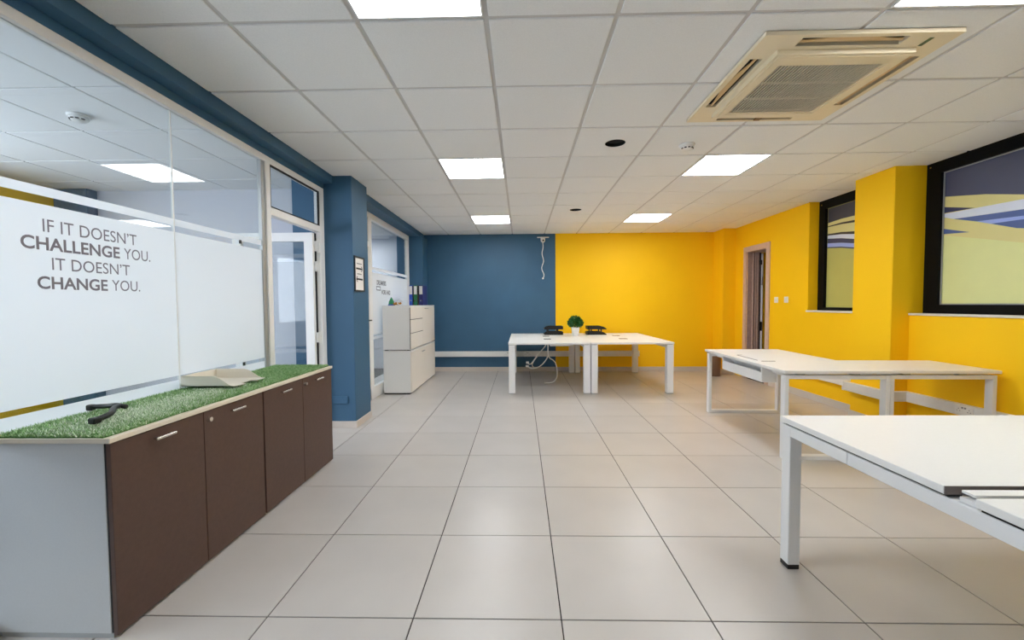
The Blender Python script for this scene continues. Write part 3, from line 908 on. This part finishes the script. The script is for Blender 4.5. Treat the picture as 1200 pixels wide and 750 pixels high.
obj('body', G().box(WX0, WXF - 0.02, WYa, WYb, 0.634, 1.238, 0.002), WHITELAM, wc2)
for x, y in ((-1.92, 5.80), (-1.60, 5.80), (-1.92, 7.29), (-1.60, 7.29)):
    obj('foot', G().box(x - .02, x + .02, y - .02, y + .02, 0.620, 0.634), DARKGAP, wc2)
obj('cabinet_top', G().box(WX0, WXF, WYa - 0.003, WYb, 1.238, 1.262, 0.002), WHITELAM, wc2)
obj('gap_shade', G().box(WXF - 0.0199, WXF - 0.012, WYa + .006, 7.33, 0.64, 1.232), DARKGAP, wc2)  # dark sheet that paints the shaded lines between the drawers
for z0, z1 in ((0.638, 0.860), (0.869, 1.056), (1.065, 1.234)):
    obj('drawer', G().box(WXF - 0.0119, WXF - 0.001, WYa + .003, 6.461, z0, z1, 0.002), CREAMLAM, wc2)
d = obj('door', G().box(WXF - 0.0119, WXF - 0.001, 6.463, WYb - .003, 0.638, 1.234, 0.002), CREAMLAM, wc2)
obj('handle', G().box(WXF + 0.018, WXF + 0.026, 6.56, 6.76, 1.205, 1.217, 0.002).box(WXF - .001, WXF + 0.02, 6.58, 6.59, 1.208, 1.214).box(WXF - .001, WXF + 0.02, 6.73, 6.74, 1.208, 1.214), ALUGREY, d)

# binders and the small ornament on top
bz = 1.262
def binder(x0, x1, y, m, label, side=1):
    r = thing('ring_binder', label, 'binder', ((x0 + x1) / 2, y, bz), 'lever arch binders on the white cabinet')
    obj('cover', G().box(x0, x1, y, y + 0.28, bz, bz + 0.318, 0.003), m, r)
    obj('spine_label', G().box(x0 + .004, x1 - .004, y - 0.0012, y + 0.002, bz + 0.175, bz + 0.305), PAPER, r)
    obj('edge', G().box(x1 if side else x0 - 0.012, x1 + 0.012 if side else x0, y + 0.004, y + 0.275, bz, bz + 0.312), BLACKPLASTIC, r)
    obj('finger_ring', G().cone(((x0 + x1) / 2, y - 0.002, bz + 0.075), 0.011, 0.011, 0.004, 14, 'Y'), CHROME, r)
binder(-1.777, -1.722, 6.5, BINBLUE, 'bright blue ring binder, left of the three on the white cabinet')
binder(-1.702, -1.647, 6.5, BINGREEN, 'green ring binder, middle of the three on the white cabinet')
binder(-1.617, -1.558, 6.5, BINNAVY, 'navy ring binder, right of the three on the white cabinet', 0)
tn = thing('party_ornament', 'small green and gold ornament with a white ring on the white cabinet', 'ornament', (-1.82, 5.95, bz))
obj('green_horn', G().lathe([(0.042, 0.02), (0.036, 0.06), (0.016, 0.10), (0.004, 0.122)], (-1.885, 5.95, bz), 20), TOYGREEN, tn, True, label='green cone')
obj('base', G().lathe([(0.05, 0.0), (0.05, 0.012), (0.038, 0.024)], (-1.885, 5.95, bz), 20), mat('toy_blue', (60, 90, 160), 0.4), tn, True)
g = G()
for k in range(5):
    g.lathe([(0.004, 0.0), (0.020 + 0.004 * (k % 2), 0.012), (0.016, 0.032), (0.004, 0.044)], (-1.835 + 0.022 * k - 0.01, 5.94 + 0.018 * ((k * 7) % 3), bz + 0.006 * (k % 3)), 12)
obj('gold_cluster', g, TOYGOLD, tn, True, label='gold cluster')
ring = [(-1.755 + 0.035 * cos(t * pi / 8), 5.93 + 0.010 * sin(t * pi / 8), bz + 0.040 + 0.032 * sin(t * pi / 8)) for t in range(17)]
obj('white_ring', G().tube(ring, 0.008, 8, 2), WHITEPL, tn, True, label='white ring')

# ================================================================== trunking
def trunk_socket(parent, x, y, z, axis):
    g = G()
    if axis == 'Y':
        g.box(x - 0.075, x + 0.075, y - 0.008, y, z - 0.037, z + 0.037, 0.003)
    else:
        g.box(x - 0.008, x, y - 0.075, y + 0.075, z - 0.037, z + 0.037, 0.003)
    s = obj('double_socket', g, WHITEPL, parent)
    g = G()
    for d in (-0.042, 0.042):
        for (u, v) in ((0, 0.010), (-0.011, -0.008), (0.011, -0.008)):
            if axis == 'Y':
                g.box(x + d + u - .0035, x + d + u + .0035, y - 0.0095, y - 0.0075, z + v - .003, z + v + .003)
            else:
                g.box(x - 0.0095, x - 0.0075, y + d + u - .0035, y + d + u + .0035, z + v - .003, z + v + .003)
    for d in (-0.012, 0.012):
        if axis == 'Y':
            g.box(x + d - .006, x + d + .006, y - 0.011, y - 0.0075, z + 0.014, z + 0.028)
        else:
            g.box(x - 0.011, x - 0.0075, y + d - .006, y + d + .006, z + 0.014, z + 0.028)
    obj('pin_holes', g, GREYINK, s, kind='stuff')
tb = thing('cable_trunking', 'white cable trunking along the foot of the back wall behind the paired desks', 'cable trunking', (0, YB, 0.34))
obj('trunk_body', G().box(-1.74, 2.20, YB - 0.062, YB - 0.0125, 0.285, 0.385, 0.003), CREAMPVC, tb)
obj('end_cap', G().box(2.198, 2.21, YB - 0.064, YB - 0.0125, 0.283, 0.387, 0.003), CREAMPVC, tb)
for x in (-0.25, 0.12, 1.33):
    trunk_socket(tb, x, YB - 0.062, 0.335, 'Y')
tw = thing('cable_trunking', 'white cable trunking stepping round the yellow pillar on the right wall', 'cable trunking', (XR, 4.3, 0.34))
obj('trunk_body', G().box(XR - 0.045, XR, 4.60, 6.05, 0.295, 0.385, 0.003), CREAMPVC, tw)
obj('trunk_body', G().box(3.58, 3.6245, 4.055, 4.62, 0.295, 0.392, 0.003), CREAMPVC, tw)
obj('trunk_body', G().box(3.6245, XR - 0.045, 4.055, 4.0995, 0.295, 0.392, 0.003), CREAMPVC, tw)
obj('trunk_body', G().box(XR - 0.045, XR, 1.2, 4.0995, 0.295, 0.392, 0.003), CREAMPVC, tw)
obj('corner_cap', G().box(3.576, 3.585, 4.61, 4.63, 0.293, 0.394).box(3.585, XR - 0.03, 4.6195, 4.63, 0.293, 0.394), CREAMPVC, tw)
trunk_socket(tw, XR - 0.045, 3.53, 0.345, 'X')
trunk_socket(tw, XR - 0.045, 3.26, 0.345, 'X')
# switches by the wooden door
def switch(y, label, n):
    r = thing('light_switch', label, 'light switch', (XR, y, 1.31), 'white wall switches')
    obj('plate', G().box(XR - 0.010, XR - 0.0002, y - 0.043, y + 0.043, 1.267, 1.353, 0.003), WHITEPL, r)
    for k in range(n):
        for q in range(n):
            w = 0.05 / n
            yy, zz = y - 0.025 + w * (k + .5), 1.31 - 0.025 + w * (q + .5)
            obj('rocker', G().box(XR - 0.014, XR - 0.0095, yy - w * .42, yy + w * .42, zz - w * .42, zz + w * .42, 0.0015), CREAMPVC, r)
switch(6.195, 'white single switch plate next to the wooden doorway', 1)
switch(5.965, 'white four-gang switch plate between the single switch and the narrow window', 2)

# ================================================================== desks
DT = 0.728
def tray_black(x, y, label, flip):
    DT = globals()['DT'] + 0.0015
    r = thing('letter_tray', label, 'letter tray', (x, y, DT), 'black two-tier letter trays')
    w, dpt = 0.165, 0.12
    for z in (0.0, 0.095):
        pts = []
        s = -1 if flip else 1
        # tier with raised rounded front sides
        obj('tray_tier', G().box(x - w, x + w, y - dpt, y + dpt, DT + z, DT + z + 0.006, 0.002), BLACKPLASTIC, r)
        side = [(x - s * w, 0), (x - s * w, 0.055), (x + s * (w - 0.10), 0.055), (x + s * (w - 0.05), 0.045), (x + s * w, 0.012), (x + s * w, 0)]
        for yy in (y - dpt, y + dpt - 0.004):
            obj('side_wall', G().prism([(px, yy, DT + z + pz) for px, pz in side], (0, 0.004, 0)), BLACKPLASTIC, r)
        obj('rear_wall', G().box(min(x - s * w, x - s * (w - .004)), max(x - s * w, x - s * (w - .004)), y - dpt, y + dpt, DT + z, DT + z + 0.055), BLACKPLASTIC, r)
    for xx in (x - 0.10, x + 0.07):
        for yy in (y - dpt + 0.006, y + dpt - 0.006):
            obj('riser', G().box(xx - 0.012, xx + 0.012, yy - 0.005, yy + 0.005, DT + 0.05, DT + 0.096), BLACKPLASTIC, r)
def far_desk(x0, x1, label):
    y0, y1 = 5.75, 7.60
    ym = 6.68
    r = thing('bench_desk', label, 'desk', ((x0 + x1) / 2, (y0 + y1) / 2, 0), 'paired white desks by the back wall')
    obj('desktop', G().box(x0, x1, y0, ym - 0.004, DT - 0.028, DT, 0.003), WHITELAM, r)
    obj('desktop', G().box(x0, x1, ym + 0.004, y1, DT - 0.028, DT, 0.003), WHITELAM, r)
    for xa in (x0 + 0.004, x1 - 0.094):
        for ya in (y0 + 0.01, y1 - 0.10):
            l = obj('leg', G().box(xa, xa + 0.090, ya, ya + 0.09, 0.012, DT - 0.034, 0.003), WHITEMETAL, r)
            obj('foot_pad', G().box(xa + .002, xa + 0.088, ya + .002, ya + 0.088, 0.0, 0.012), ALUGREY, l)
            obj('spacer', G().box(xa + .01, xa + 0.08, ya + .01, ya + 0.08, DT - 0.034, DT - 0.028), DARKGAP, l)
    for xa in (x0 + 0.03, x1 - 0.07):
        obj('side_rail', G().box(xa, xa + 0.04, y0 + 0.10, y1 - 0.10, DT - 0.09, DT - 0.034), WHITEMETAL, r)
    return r
X0, XM, X1 = -0.18, 0.978, 2.135
fd1 = far_desk(X0, XM - 0.003, 'white bench desk before the blue wall, left of the joined pair')
fd2 = far_desk(XM + 0.003, X1, 'white bench desk before the yellow wall, right of the joined pair')
obj('power_box', G().box(0.45, 0.80, 6.35, 6.48, 0.615, 0.665, 0.003), WHITEPL, fd1, label='white power box under the desktop')
for (x, y) in ((0.42, 6.90), (0.405, 6.34)):
    obj('cable_port', G().box(x - 0.055, x + 0.055, y - 0.05, y + 0.05, DT - 0.001, DT + 0.004, 0.001), BLACKPLASTIC, fd1)
for (x, y) in ((1.60, 6.95), (1.57, 6.34)):
    obj('cable_port', G().box(x - 0.06, x + 0.06, y - 0.05, y + 0.05, DT - 0.001, DT + 0.004, 0.001), mat('brown_port', (130, 104, 78), 0.5), fd2)
tray_black(0.57, 7.30, 'black two-tier letter tray before the blue wall, left of the potted plant', True)
tray_black(1.32, 7.27, 'black two-tier letter tray before the yellow wall, right of the potted plant', False)
cb = thing('cable_bundle', 'tangle of white cables hanging under the left far desk', 'cable', (0.42, 6.42, 0.6))
CABLE = mat('white_cable', (226, 226, 222), 0.5)
obj('cable', G().tube([(0.40, 6.42, 0.69), (0.38, 6.40, 0.62), (0.26, 6.38, 0.48), (0.15, 6.36, 0.34), (0.10, 6.34, 0.36)], 0.008), CABLE, cb, True)
obj('cable', G().tube([(0.41, 6.42, 0.69), (0.42, 6.40, 0.55), (0.40, 6.39, 0.42), (0.29, 6.38, 0.30), (0.16, 6.36, 0.27), (0.10, 6.35, 0.31)], 0.009), CABLE, cb, True)
obj('cable', G().tube([(0.43, 6.42, 0.69), (0.42, 6.40, 0.46), (0.53, 6.39, 0.36), (0.56, 6.38, 0.16), (0.50, 6.37, 0.06), (0.36, 6.37, 0.04)], 0.008), CABLE, cb, True)
obj('cable', G().tube([(0.30, 6.38, 0.50), (0.22, 6.37, 0.42), (0.17, 6.36, 0.33), (0.20, 6.35, 0.28)], 0.007), CABLE, cb, True)
obj('plug', G().box(0.07, 0.115, 6.325, 6.36, 0.295, 0.325, 0.004), WHITEPL, cb)
obj('plug', G().box(0.075, 0.12, 6.325, 6.36, 0.35, 0.38, 0.004), WHITEPL, cb)

# potted plant
px, py = 0.918, 6.95
DT += 0.0015
pp = thing('potted_plant', 'small round green plant in a white pot on the seam of the paired desks', 'plant', (px, py, DT))
obj('pot', G().lathe([(0.052, 0.0), (0.072, 0.142), (0.072, 0.150), (0.066, 0.150), (0.062, 0.13)], (px, py, DT), 28), CERAMIC, pp, True)
obj('soil', G().cone((px, py, DT + 0.125), 0.06, 0.06, 0.012), mat('soil', (60, 44, 34), 0.9), pp)
rl = random.Random(11)
V, F = [], []
for k in range(2000):
    th, u = rl.uniform(0, 2 * pi), rl.uniform(-0.75, 1)
    rr = 0.128 * rl.uniform(0.5, 1.0)
    sx = math.sqrt(max(0, 1 - u * u))
    nrm = Vector((sx * cos(th), sx * sin(th), u))
    c = Vector((px, py, DT + 0.215)) + Vector((nrm.x * rr, nrm.y * rr, nrm.z * rr * (0.92 if nrm.z > 0 else 0.62)))
    d = (nrm + Vector((rl.uniform(-1, 1), rl.uniform(-1, 1), rl.uniform(-.6, 1)))).normalized()
    s = d.cross(Vector((rl.uniform(-1, 1), rl.uniform(-1, 1), rl.uniform(-1, 1)))).normalized()
    L, w = rl.uniform(0.018, 0.030), rl.uniform(0.007, 0.011)
    b = len(V)
    V += [tuple(c), tuple(c + d * L * .5 + s * w), tuple(c + d * L), tuple(c + d * L * .5 - s * w)]
    F.append((b, b + 1, b + 2, b + 3))
me = bpy.data.meshes.new('f')
me.from_pydata(V, [], F)
g = G(); g.bm.from_mesh(me)
obj('foliage', g, LEAF, pp, kind='stuff')
obj('stem', G().cone((px, py, DT + 0.13), 0.008, 0.006, 0.09, 8), WOODDARK, pp)

DT -= 0.0015
# middle desks on the right (slightly turned)
def loop_frame(parent, xa, xb, y, depth=0.06, w=0.032, ztop=None, feet=False):
    """closed rectangular leg frame lying across the desk end"""
    zt = ztop or DT - 0.040
    g = G().box(xa, xa + w, y, y + depth, 0.0, zt, 0.002).box(xb - w, xb, y, y + depth, 0.0, zt, 0.002)
    g.box(xa + w, xb - w, y, y + depth, 0.0, w, 0.002).box(xa + w, xb - w, y, y + depth, zt - w, zt, 0.002)
    f = obj('leg_frame', g, WHITEMETAL, parent)
    for x in (xa + 0.10, (xa + xb) / 2 + 0.12):
        obj('spacer', G().box(x, x + 0.06, y + 0.01, y + depth - 0.01, zt, DT - 0.025), ALUGREY, f)
    return f
ma = thing('long_desk', 'long white desk on closed loop legs with a cable tray, running toward the doorway', 'desk', (2.10, 3.30, 0))
ax0, ax1, ay0, ay1 = 2.10, 2.925, 3.30, 4.86
obj('desktop', G().box(ax0, ax1 - 0.002, ay0, ay1, DT - 0.025, DT, 0.002), WHITELAM, ma)
loop_frame(ma, ax0 + 0.015, ax1 - 0.008, ay0 + 0.02)
loop_frame(ma, ax0 + 0.015, ax1 - 0.008, ay1 - 0.09)
obj('long_rail', G().box(ax0 + 0.10, ax0 + 0.14, ay0 + 0.08, ay1 - 0.09, DT - 0.075, DT - 0.035), WHITEMETAL, ma)
obj('long_rail', G().box(ax1 - 0.14, ax1 - 0.10, ay0 + 0.08, ay1 - 0.09, DT - 0.075, DT - 0.035), WHITEMETAL, ma)
tx, ty0_, ty1_ = ax0 + 0.012, ay0 + 0.36, ay0 + 1.13
ct = obj('cable_tray', G().box(tx, tx + 0.012, ty0_, ty1_, 0.565, 0.655, 0.002).box(tx, tx + 0.012, ty0_, ty0_ + 0.012, 0.655, DT - 0.025).box(tx, tx + 0.012, ty1_ - 0.012, ty1_, 0.655, DT - 0.025)
         .box(tx + 0.012, tx + 0.13, ty0_, ty1_, 0.565, 0.573).box(tx + 0.012, tx + 0.13, ty0_, ty0_ + 0.006, 0.573, DT - 0.025).box(tx + 0.012, tx + 0.13, ty1_ - 0.006, ty1_, 0.573, DT - 0.025)
         .box(tx + 0.118, tx + 0.13, ty0_, ty1_, 0.573, 0.655), WHITEMETAL, ma, label='white open cable tray under the long edge')
fl = obj('cable_flap', G().box(2.205, 2.325, ay0 + 0.55, ay0 + 0.99, DT - 0.001, DT + 0.002, 0.0008), WHITELAM, ma)
obj('flap_edge', G().box(2.205, 2.325, ay0 + 0.53, ay0 + 0.548, DT - 0.001, DT + 0.0025).box(2.195, 2.203, ay0 + 0.60, ay0 + 0.99, DT - 0.001, DT + 0.0025).box(2.205, 2.25, ay0 + 0.992, ay0 + 1.004, DT - 0.001, DT + 0.0025), mat('dark_grey_edge', (110, 104, 98), 0.6), fl)  # dark grey lines along the flap's outline
mb = thing('return_desk', 'short white desk joined to the long desk, reaching to the yellow wall', 'desk', (2.925, 3.30, 0))
bx0, bx1 = 2.927, 3.745
obj('desktop', G().box(bx0, bx1, ay0, ay0 + 0.60, DT - 0.025, DT, 0.002), WHITELAM, mb)
loop_frame(mb, bx0 + 0.008, bx1 - 0.012, ay0 + 0.02)
obj('long_rail', G().box(bx0 + 0.1, bx0 + 0.14, ay0 + 0.08, ay0 + 0.52, DT - 0.075, DT - 0.035), WHITEMETAL, mb)
TURN = radians(-2.2)
ma.rotation_euler = (0, 0, TURN)
mb.rotation_euler = (0, 0, TURN * 0.9)
_c = Matrix.Rotation(TURN, 3, 'Z') @ Vector((0.825, 0, 0))
mb.location = (2.10 + _c.x, 3.30 + _c.y + 0.02, 0)

# nearest desk
nd = thing('bench_desk', 'white bench desk nearest the viewer, cut by the right edge of the frame', 'desk', (2.05, 1.2, 0))
NT = 0.725
nx0, nx1, ny1 = 1.250, 2.85, 1.995
obj('desktop', G().box(nx0, nx1, 1.224, ny1, NT - 0.026, NT, 0.002), WHITELAM, nd, label='far white worktop')
obj('desktop', G().box(nx0 + 0.006, nx1, 0.38, 1.146, NT - 0.026, NT, 0.002), WHITELAM, nd, label='near white worktop')
obj('cable_strip', G().box(nx0 + 0.03, nx1 - 0.03, 1.168, 1.204, NT - 0.011, NT - 0.003, 0.001), WHITELAM, nd)
obj('edge_band', G().box(nx0 + 0.0005, nx1, 1.2215, 1.2238, NT - 0.0255, NT - 0.0004), mat('dark_edge_band', (126, 116, 112), 0.6), nd)
obj('cable_channel', G().box(nx0 + 0.065, nx1 - 0.03, 1.150, 1.222, NT - 0.060, NT - 0.030), DARKGAP, nd)
obj('channel_clip', G().box(nx0 + 0.022, nx0 + 0.05, 1.152, 1.200, NT - 0.034, NT - 0.020), WHITEMETAL, nd)
for y in (ny1 - 0.035, 0.40):
    for x in (nx0 + 0.012, nx1 - 0.075):
        l = obj('leg', G().box(x, x + 0.056, y - 0.025, y + 0.035, 0.022, NT - 0.036, 0.003), WHITEMETAL, nd)
        obj('foot_pad', G().box(x + .001, x + 0.055, y - 0.024, y + 0.034, 0.0, 0.022, 0.002), BLACKPLASTIC, l)
for x in (nx0 + 0.012, nx1 - 0.075):
    obj('side_rail', G().box(x, x + 0.056, 0.435, 1.600, NT - 0.086, NT - 0.036, 0.002), WHITEMETAL, nd)
    obj('side_rail', G().box(x, x + 0.056, 1.602, ny1 - 0.060, NT - 0.086, NT - 0.036, 0.002), WHITEMETAL, nd)
for y in (ny1 - 0.05, 1.30, 1.05, 0.41):
    obj('cross_rail', G().box(nx0 + 0.068, nx1 - 0.075, y - 0.02, y + 0.02, NT - 0.080, NT - 0.036), WHITEMETAL, nd)
obj('top_spacer', G().box(nx0 + 0.018, nx0 + 0.06, 0.42, 1.14, NT - 0.036, NT - 0.026).box(nx0 + 0.018, nx0 + 0.06, 1.23, ny1 - 0.02, NT - 0.036, NT - 0.026), DARKGAP, nd)

# waste bin
wbin = thing('waste_bin', 'brown cylindrical waste bin in the far right corner by the yellow pilaster', 'bin', (3.37, 7.22, 0))
obj('bin_body', G().lathe([(0.10, 0.0), (0.112, 0.40), (0.112, 0.405), (0.104, 0.405), (0.094, 0.02)], (3.37, 7.22, 0), 32), BINMETAL, wbin, True)
obj('bin_rim', G().lathe([(0.113, 0.40), (0.116, 0.405), (0.116, 0.418), (0.110, 0.42), (0.103, 0.412)], (3.37, 7.22, 0), 32), BLACKPLASTIC, wbin, True)

# camera bracket with curly lead high on the blue wall
wcam = thing('security_camera', 'small white wall camera with a dangling lead high on the blue wall', 'camera', (0.41, YB, 2.5))
obj('bracket', G().box(0.31, 0.53, YB - 0.04, YB - 0.0002, 2.505, 2.522, 0.003), WHITEPL, wcam)
obj('camera_body', G().lathe([(0.042, 0.505), (0.042, 0.46), (0.036, 0.43), (0.02, 0.415)], (0.415, YB - 0.05, 2.0), 20), WHITEPL, wcam, True)
obj('lens', G().cone((0.42, YB - 0.100, 2.445), 0.016, 0.014, 0.014, 14, 'Y'), BLACKPLASTIC, wcam)
rr = random.Random(5)
pts = [(0.412 + 0.018 * sin(k * 1.1) * (0.35 + k / 14), YB - 0.03 - 0.008 * cos(k * 1.3), 2.42 - k * 0.0475) for k in range(15)]
obj('lead', G().tube(pts, 0.0085, 6, 4), WHITEPL, wcam, True)
obj('lead_plug', G().box(0.40, 0.432, YB - 0.045, YB - 0.02, 1.735, 1.765, 0.004), WHITEPL, wcam)
